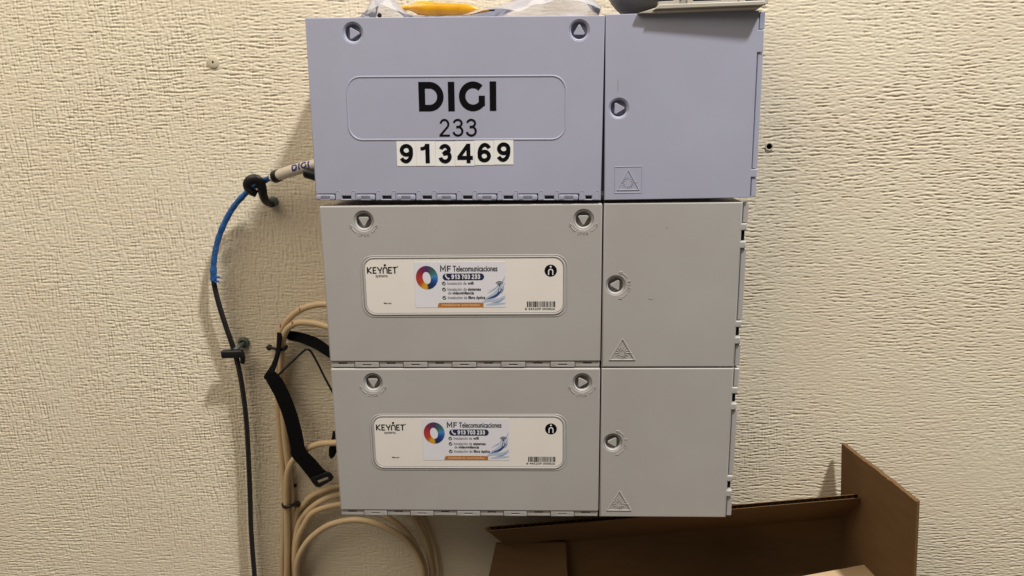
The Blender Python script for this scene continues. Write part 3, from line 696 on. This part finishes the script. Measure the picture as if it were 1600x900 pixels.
c2 = empty('cable_clip', at(381, 536, WALL)); tag(c2, 'black square-jawed cable clip gripping the bare black cable', 'cable clip', 'black cable clips on the wall')
jc = at(363.5, 552.5, .080)
jw = link('jaw', box_mesh(-.0122, .0122, -.0042, .0042, -.0046, .0046, bev=.0022, seg=3), M_BLKPL, c2, Matrix.Translation(jc - c2.location) @ Matrix.Rotation(R(-2), 4, 'Y'))
bm = bmesh.new(); tube_bm(bm, smooth_path(pp([(378, 551, .081), (379.5, 560, .082), (379, 567, .084)]), 5), [.0028]*10+[.0022], 10)
child('latch', done(bm, 50), M_BLKPL, c2)
child('arm', tube(pp([(366, 548, .083), (372, 543, .088), (381, 536, .099)]), .0024, 10), M_PLUG, c2)
pl = link('plug', lathe([(.0066, .001), (.0062, -.002), (.0036, -.0032), (.0030, -.001), (0, -.001)], 20), M_PLUG, c2); pl.location = at(381, 535, WALL) - c2.location
d = link('plug_socket', lathe([(.0029, -.0013), (0, -.0013)], 16), M_DARK, c2); d.location = at(381, 535, WALL) - c2.location

# ------------------------------------------------------------------ beige cables
def cable(lst, r, label, ticks=()):
    path = pp(lst); o = link('beige_cable', tube(path, r, 14), M_BEIGE); tag(o, label, 'cable', 'beige cables left of the boxes')
    return o
ca = cable([(540, 474, .062), (515, 475, .066), (495, 476, .070), (474, 482, .075), (456, 494, .081), (443, 510, .086), (437, 532, .090), (434, 570, .093), (434, 620, .095), (437, 675, .095), (441, 725, .095), (444, 770, .094), (443.5, 820, .095), (442, 865, .095), (441, 915, .095)],
           .0035, 'beige cable leaving the middle box highest, with a red mark on its bend')
cb_ = cable([(545, 516, .058), (515, 511, .062), (497, 506, .066), (475, 503.5, .071), (458, 507, .077), (446, 519, .082), (441, 540, .086), (440, 580, .090), (442, 640, .092), (447, 700, .093), (453, 750, .094), (457, 800, .094), (457.5, 850, .095), (456, 915, .095)],
            .0036, 'beige cable leaving the middle box just below the highest one, bending down beside it')
cc = cable([(555, 690, .060), (520, 692, .068), (498, 694, .073), (476, 703, .079), (459, 718, .083), (450, 737, .085), (447.5, 765, .086), (448.5, 810, .087), (449, 860, .087), (448, 915, .087)],
           .0036, 'beige cable coming from behind the bottom box and curving down into the bundle')
def red_tick(par, px, py, Y, a):
    c = at(px, py, Y); bm = bmesh.new(); dx = Vector((math.cos(a), 0, math.sin(a)))
    for k in range(3): tube_bm(bm, [c + Vector((0, 0, .0012*(k-1))) - dx*.0014, c + Vector((0, -.0003, .0012*(k-1)+.0004)), c + Vector((0, 0, .0012*(k-1))) + dx*.0012], [.0003, .0007, .0003], 6)
    child('red_mark', done(bm), M_RED, par)
red_tick(ca, 469, 483.5, .0730, .4); red_tick(cb_, 457, 505.0, .0735, .8); red_tick(ca, 438.5, 509, .0838, 1.2)
# coil: one long cable in four turns
turns = [[(455, 960), (455, 900), (457, 850), (463, 806), (475, 787), (492, 772), (528, 761), (570, 758), (620, 774), (655, 803), (673, 840), (681, 872), (683, 905), (670, 960), (620, 998), (550, 1003), (490, 972), (464, 922)],
         [(460, 865), (466, 822), (479, 801), (500, 784), (528, 773), (565, 769), (610, 782), (640, 801), (662, 838), (671, 872), (674, 905), (660, 962), (610, 996), (545, 999), (490, 968), (467, 922)],
         [(461, 882), (464, 846), (476, 818), (492, 799), (528, 788), (560, 790), (598, 804), (632, 829), (653, 860), (665, 900), (653, 958), (600, 990), (545, 992), (497, 962), (470, 925)],
         [(464, 882), (479, 848), (509, 823), (543, 813), (573, 814), (604, 825), (632, 842), (654, 873), (661, 905), (650, 955), (600, 985)]]
pts = [at(x, y, .0945 - .0055*k - .004*(i > 2 and i < 9)*(k % 2)) for k, l in enumerate(turns) for i, (x, y) in enumerate(l)]
pts = smooth_path(pts, 5)
bm = bmesh.new(); tube_bm(bm, pts, .0035, 14); co = link('cable_coil', done(bm, 50), M_BEIGE); tag(co, 'coil of spare beige cable, several round turns hanging under the bottom box', 'cable coil')

# small black ties on the beige bundle
def tie(path, r, head, hr, label, flat=1.0):
    e = empty('cable_tie', at(*head)); tag(e, label, 'cable tie', 'black ties on the beige cables')
    child('tie_band', tube(pp(path), r, 10), M_BLKPL, e)
    bm = bmesh.new(); bmesh.ops.create_icosphere(bm, subdivisions=2, radius=hr); h_ = link('tie_head', done(bm, 60), M_BLKPL, e)
    return e
tie([(420, 543, .090), (431, 545, .086), (438, 546.5, .081), (446, 545, .082), (448, 541, .088)], .0017, (421, 543, .092), .0036, 'black nail clip with a round head holding the upper beige cables')
tie([(442, 788, .090), (444, 792, .083), (450, 792, .080), (458, 789, .083), (465, 786, .091)], .0019, (465, 787, .092), .0034, 'black nail clip across the beige cables beside the bottom box')
tie([(460, 862, .088), (462, 856, .086), (466, 851, .088)], .0016, (463, 855, .088), .0022, 'small black tie between the cable bundle and the coil')
for px, py, r, lab in ((461, 759, .0022, 'tiny black nail head on the wall between beige cable and strap end'),):
    bm = bmesh.new(); bmesh.ops.create_icosphere(bm, subdivisions=2, radius=r); o = link('nail_head', done(bm, 60), M_BLKPL); o.location = at(px, py, .097); tag(o, lab, 'nail')

# ------------------------------------------------------------------ black hook-and-loop strap
def strap_mesh(pairs, th=.0014, sub=6):
    A = smooth_path([at(*p[0], p[2]) for p in pairs], sub); B = smooth_path([at(*p[1], p[3] if len(p) > 3 else p[2]) for p in pairs], sub)
    bm = bmesh.new(); n = len(A); rows = []
    for i in range(n):
        d = (A[min(i+1, n-1)]-A[max(i-1, 0)]); w = B[i]-A[i]; nn = d.cross(w)
        nn = nn.normalized() if nn.length > 1e-9 else Vector((0, -1, 0))
        if i and nn.dot(rows[-1][4]) < 0: nn = -nn
        rows.append([bm.verts.new(A[i]+nn*th/2), bm.verts.new(B[i]+nn*th/2), bm.verts.new(B[i]-nn*th/2), bm.verts.new(A[i]-nn*th/2), nn])
    for a, b in zip(rows, rows[1:]):
        for k in range(4): bm.faces.new((a[k], a[(k+1) % 4], b[(k+1) % 4], b[k]))
    bm.faces.new(rows[0][:4]); bm.faces.new(rows[-1][:4][::-1])
    return done(bm, 40)
st = empty('velcro_strap', at(500, 750, .08)); tag(st, 'black fabric strap with a buckle end hanging over the beige cables', 'strap')
child('upper_band', strap_mesh([((540, 556), (540, 575), .070), ((516, 542), (516, 560), .072), ((497, 529), (494, 546), .076), ((477, 521.5), (471, 536), .083), ((458, 517.5), (452, 531), .089), ((440, 517), (437, 524), .092)]), M_BLACK, st)
child('twist', strap_mesh([((434, 519), (440, 521), .084, .080), ((433, 535), (438.5, 537), .080, .076), ((431, 552), (437, 553), .078, .074), ((424, 571), (432, 571), .077, .073), ((413.5, 587), (429, 581), .076, .072), ((414, 593), (436, 589), .074)]), M_BLACK, st)
child('lower_band', strap_mesh([((413.5, 588), (430, 581), .074), ((418, 598), (440, 592), .073), ((430, 620), (452, 615), .072), ((442, 650), (463, 643), .071), ((450, 680), (471, 672), .071), ((454, 698), (475, 692), .071), ((456, 712), (478, 703), .071), ((468, 727), (493, 719), .071), ((480, 742), (505, 733), .071), ((486, 750), (514, 739), .071)]), M_BLACK, st)
# buckle frame with its slot
def px_loop(lst, Y): return [(at(x, y, Y).x, at(x, y, Y).z) for x, y in lst]
outer = px_loop([(485, 747), (487, 752), (494, 760), (500, 761), (519, 750), (521.5, 746), (517, 739), (512, 737), (506, 739)], .069)
inner = px_loop([(495.5, 750.5), (498, 754.5), (514, 748), (512, 744.5)], .069)
bk = link('buckle', plate([outer[::-1], inner], .0675, .0028, .0006, 2), M_BLKPL, st); bk.location = -st.location
# thin black tie wire, and the strap tail behind the bottom box
tw_ = link('black_wire', tube(pp([(433, 588, .074), (445, 576, .076), (462, 560, .079), (475, 548, .081), (481, 546, .081), (487, 551, .081), (497, 569, .079), (508, 591, .076), (520, 613, .072), (535, 640, .066)]), .0013, 8), M_BLKPL)
tag(tw_, 'thin black wire bent to a peak between the strap and the boxes', 'wire')
bm = bmesh.new(); tube_bm(bm, smooth_path(pp([(526, 675, .072), (523, 692, .072), (519.5, 706, .072), (517, 716, .073)]), 6), [.0044]*6+[.0048]*6+[.0044, .004, .0036, .0034, .003, .002, .001], 12, True, .5)
tl = link('strap_tail', done(bm, 50), M_BLACK); tag(tl, 'rounded black strap tail peeping out behind the bottom box', 'strap')

# ------------------------------------------------------------------ cardboard box
kb = empty('cardboard_box', Vector((.36, .03, -.62))); tag(kb, 'open brown cardboard box with raised flaps below the boxes', 'cardboard box')
def sheet(name, quad, th, parent, m_=M_CARDB, sub=1):
    q = [Vector(p) for p in quad]; nn = (q[1]-q[0]).cross(q[-1]-q[0]).normalized()
    bm = bmesh.new(); a = [bm.verts.new(p+nn*th/2) for p in q]; b = [bm.verts.new(p-nn*th/2) for p in q]; n = len(q)
    bm.faces.new(a); bm.faces.new(b[::-1])
    for i in range(n): bm.faces.new((a[i], b[i], b[(i+1) % n], a[(i+1) % n]))
    bmesh.ops.bevel(bm, geom=bm.edges[:], offset=th*.2, segments=1, affect='EDGES')
    return child(name, done(bm, 30), m_, parent)
zt = at(1317, 692, .09).z
A0 = at(1317, 692, .092); A1 = atz(1435, 782, zt); A2 = at(1437, 1040, A1.y); 
low = -.60
rnd = random.Random(9); edge = []
for i in range(1, 24):
    edge.append(A0.lerp(A1, i/24 + rnd.uniform(-.012, .012)) + Vector((0, 0, rnd.uniform(-.0009, .0009))))
sheet('side_panel', [A0] + edge + [A1, Vector((A2.x, A1.y, low)), Vector((A0.x+.022, .092, low)), at(1322, 770, .092)], .0042, kb)
# back flap: two liners with the fluting between them, then the back panel
fr_, fl = at(1341, 775, .044), at(764, 826, .010); br, bl = at(1347, 802, .088), at(792, 852, .062)
mid_t, mid_b = at(1140, 798, .062), at(1090, 822, .080)
def flap(name, quad, th, parent):
    q = [Vector(p) for p in quad]; nn = (q[1]-q[0]).cross(q[-1]-q[0]).normalized()
    if nn.y > 0: nn = -nn
    for s in (1, -1):
        off = nn*s*(th/2-.0004)
        sheet('liner', [p+off for p in q], .0006, parent)
    bm = bmesh.new(); a, b = q[0], q[1]; L = (b-a).length; n = int(L/.0036); dn = (q[-1]-a).normalized()*.012
    rows = []
    for i in range(n+1):
        p = a.lerp(b, i/n) + nn*((th/2-.0009)*(1 if i % 2 else -1)) + dn*.06
        rows.append((bm.verts.new(p), bm.verts.new(p+dn)))
    for x, y in zip(rows, rows[1:]): bm.faces.new((x[0], y[0], y[1], x[1]))
    child('fluting', done(bm, 0), M_CARDE, parent)
flap('back_flap', [fl, fr_, br, bl], .0050, kb)
sheet('back_panel', [bl + Vector((0, .002, 0)), br + Vector((0, .002, 0)), Vector((br.x, br.y+.002, low)), Vector((bl.x, bl.y+.002, low))], .0042, kb)
sheet('folded_corner', [at(757, 826, .016), at(778, 822, .028), at(792, 852, .058), at(786, 848, .052)], .003, kb, M_CARDE)
sheet('left_flap', [at(775, 848, .056), at(884, 846, .056), at(889, 925, .050), at(758, 925, .050)], .0042, kb)
sheet('left_panel', [at(884, 848, .058), at(884, 848, .058) + Vector((0, .028, 0)), Vector((at(884, 848, .058).x, .086, low)), Vector((at(884, 848, .058).x, .040, low))], .0042, kb)
sheet('bottom_panel', [Vector((.20, -.04, low)), Vector((.58, -.04, low)), Vector((.58, .088, low)), Vector((.20, .088, low))], .0042, kb)
# paper parcel lying inside the box
pc = at(1368, 875, .052); pz = pc.z
e1 = (atz(1222, 902, pz) - pc).normalized()*.30; e2 = (atz(1416, 904, pz) - pc).normalized()*.062
bm = bmesh.new()
top = [pc, pc+e1, pc+e1+e2, pc+e2]; dn = Vector((0, 0, -(pz-low)+.004))
vt = [bm.verts.new(p) for p in top]; vb = [bm.verts.new(p+dn) for p in top]
bm.faces.new(vt); bm.faces.new(vb[::-1])
for i in range(4): bm.faces.new((vt[i], vb[i], vb[(i+1) % 4], vt[(i+1) % 4]))
bmesh.ops.bevel(bm, geom=[e for e in bm.edges], offset=.004, segments=3, affect='EDGES')
par = link('paper_parcel', done(bm, 40), M_KRAFT); tag(par, 'pale brown paper parcel lying inside the open cardboard box', 'parcel')

# ------------------------------------------------------------------ things lying on top of the boxes
ZT = .0044 + .1635
# clear plastic bag
def bag():
    bm = bmesh.new(); nu, nv = 130, 22; rng = random.Random(8)
    key = [(.028, .0005), (.036, .0015), (.050, .003), (.058, .020), (.070, .026), (.080, .016), (.092, .006), (.11, .003), (.14, .004), (.158, .008), (.176, .012), (.198, .016), (.214, .024), (.224, .034), (.238, .036), (.250, .026), (.260, .018), (.268, .008)]
    ph = [(rng.uniform(40, 170), rng.uniform(20, 120), rng.uniform(0, 6.28), rng.uniform(.0002, .0009)) for _ in range(12)]
    V = []
    for i in range(nu+1):
        u = .028 + .24*i/nu
        j = max(k for k in range(len(key)-1) if key[k][0] <= u+1e-9); f = (u-key[j][0])/(key[j+1][0]-key[j][0]); h = key[j][1]*(1-f)+key[j+1][1]*f
        row = []
        for k in range(nv+1):
            t = k/nv; y = .002 + .07*t + .004*math.sin(u*60)
            prof = math.sin(math.pi*min(1, t*1.15+.06))**.6 if t < .82 else .25
            z = h*prof + sum(a*math.sin(fx*u*1.7 + fy*y*2 + p) for fx, fy, p, a in ph)*min(1, h*90)*.55
            row.append(bm.verts.new((u-.0012, y, ZT + .0006 + max(0, z))))
        V.append(row)
    for i in range(nu):
        for k in range(nv): bm.faces.new((V[i][k], V[i+1][k], V[i+1][k+1], V[i][k+1]))
    return done(bm, 0)
bo = link('plastic_bag', bag(), M_FILM); tag(bo, 'crumpled clear plastic bag lying along the top of the stack', 'plastic bag')
for p_ in bo.data.polygons: p_.use_smooth = True
# yellow tool lying in front of the bag
yt = empty('plastic_tool', at(700, 16, .022)); tag(yt, 'glossy yellow plastic tool with a tapered tip lying on the lilac box', 'hand tool')
prof = [(637, 12.5, 2.6), (641, 12.5, 4.0), (646, 12.3, 6.2), (652, 12.5, 8.6), (660, 13.5, 10.4), (672, 14.2, 10.2), (690, 14.6, 9.4), (710, 14.8, 8.8), (728, 15.0, 8.0), (738, 15.6, 6.8), (744, 16.4, 5.0), (752, 16.8, 3.2), (762, 16.8, 1.6), (767, 16.6, .8)]
pts = [at(x, y, .020) for x, y, _ in prof]; bm = bmesh.new()
tube_bm(bm, pts, [r/1600.0 for _, _, r in prof], 20, True, .8); child('handle', done(bm, 60), M_YELLOW, yt)
pts = pp([(624.5, 13.2, .020), (626, 13, .020), (630, 12.6, .020), (636, 12.4, .020), (640, 12.4, .020)])
bm = bmesh.new(); tube_bm(bm, pts, [.0008, .0018, .0023, .0022, .0018], 14); child('end_knob', done(bm, 60), M_YELLOW, yt)
child('metal_tip', tube(pp([(762, 16.6, .020), (768, 16.2, .020), (773, 16, .020)]), .0007, 8), M_BLKPL, yt)
bm = bmesh.new(); bmesh.ops.create_icosphere(bm, subdivisions=2, radius=.0022); o = link('black_bead', done(bm, 60), M_BLKPL); o.location = at(593, 24, .012); tag(o, 'tiny black bead on the lilac box left of the yellow tool', 'bead')

# grey plastic cover with a windowed edge, jutting out over the right-hand door
tr = empty('plastic_cover', Vector((.34, .01, ZT))); tr.rotation_euler = (0, 0, R(-2.4)); tag(tr, 'upturned grey plastic cover with windowed edge jutting over the top box', 'plastic cover')
YF = -.0070
def fpoly(name, lst, y0, depth, m_, bev=.0006):
    me = plate([px_loop(lst, y0)[::-1]], y0, depth, bev, 2); o = link(name, me, m_, tr); o.location = -tr.location; return o   # the cover sits a little askew
fpoly('rim_flange', [(998, 20.5), (1030, 10.5), (1193, 5.5), (1196, 7), (1184, 15), (1022, 20.5)], YF, .075, M_TRAY)
fpoly('rim_ledge', [(1022, 15.5), (1032, 6.5), (1196, 1.5), (1198, 6.5), (1190, 9.0), (1030, 14.2)], YF-.0022, .01, M_TRAY, .0008)
for a, b in (((1028, 8), (1060, -34)), ((1071, 6), (1080, -34)), ((1132, 4.5), (1142, -34)), ((1155, 4), (1164, -34))):
    pass
for x0, x1 in ((1054, 1063), (1075, 1084), (1129, 1138), (1156, 1165)):
    fpoly('rim_post', [(x0, 8.5), (x0+1, -34), (x1+1, -34), (x1, 8.5)], YF+.0012, .010, M_TRAY)
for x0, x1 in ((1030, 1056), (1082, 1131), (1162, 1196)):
    fpoly('window_dark', [(x0, 8.5), (x0, -34), (x1, -34), (x1, 8.5)], YF+.0045, .004, M_WINDARK)  # navy sheet colours in the dark inside of the open gaps
    fpoly('window_sill', [(x0, 8.5), (x0, 2.2), (x1, .8), (x1, 7.2)], YF+.0005, .006, M_TRAY)
fpoly('back_wall', [(1040, 9), (1040, -40), (1196, -40), (1196, 6)], .05, .006, M_TRAY)
bm = bmesh.new()
c0 = at(1015, -44, .016); n = 40; rings = []
for j in range(11):
    t = j/10*math.pi/2; r = .0385*math.sin(t)**.9; y = .050 - .044*math.cos(t)
    rings.append([bm.verts.new((c0.x + r*math.cos(2*math.pi*i/n), y, c0.z + r*math.sin(2*math.pi*i/n))) for i in range(n)] if j else [bm.verts.new((c0.x, y, c0.z))])
for a, b_ in zip(rings, rings[1:]):
    for i in range(n):
        bm.faces.new((a[0], b_[i], b_[(i+1) % n]) if len(a) == 1 else (a[i], b_[i], b_[(i+1) % n], a[(i+1) % n]))
child('dark_shell', done(bm, 40), M_SHELL, tr)
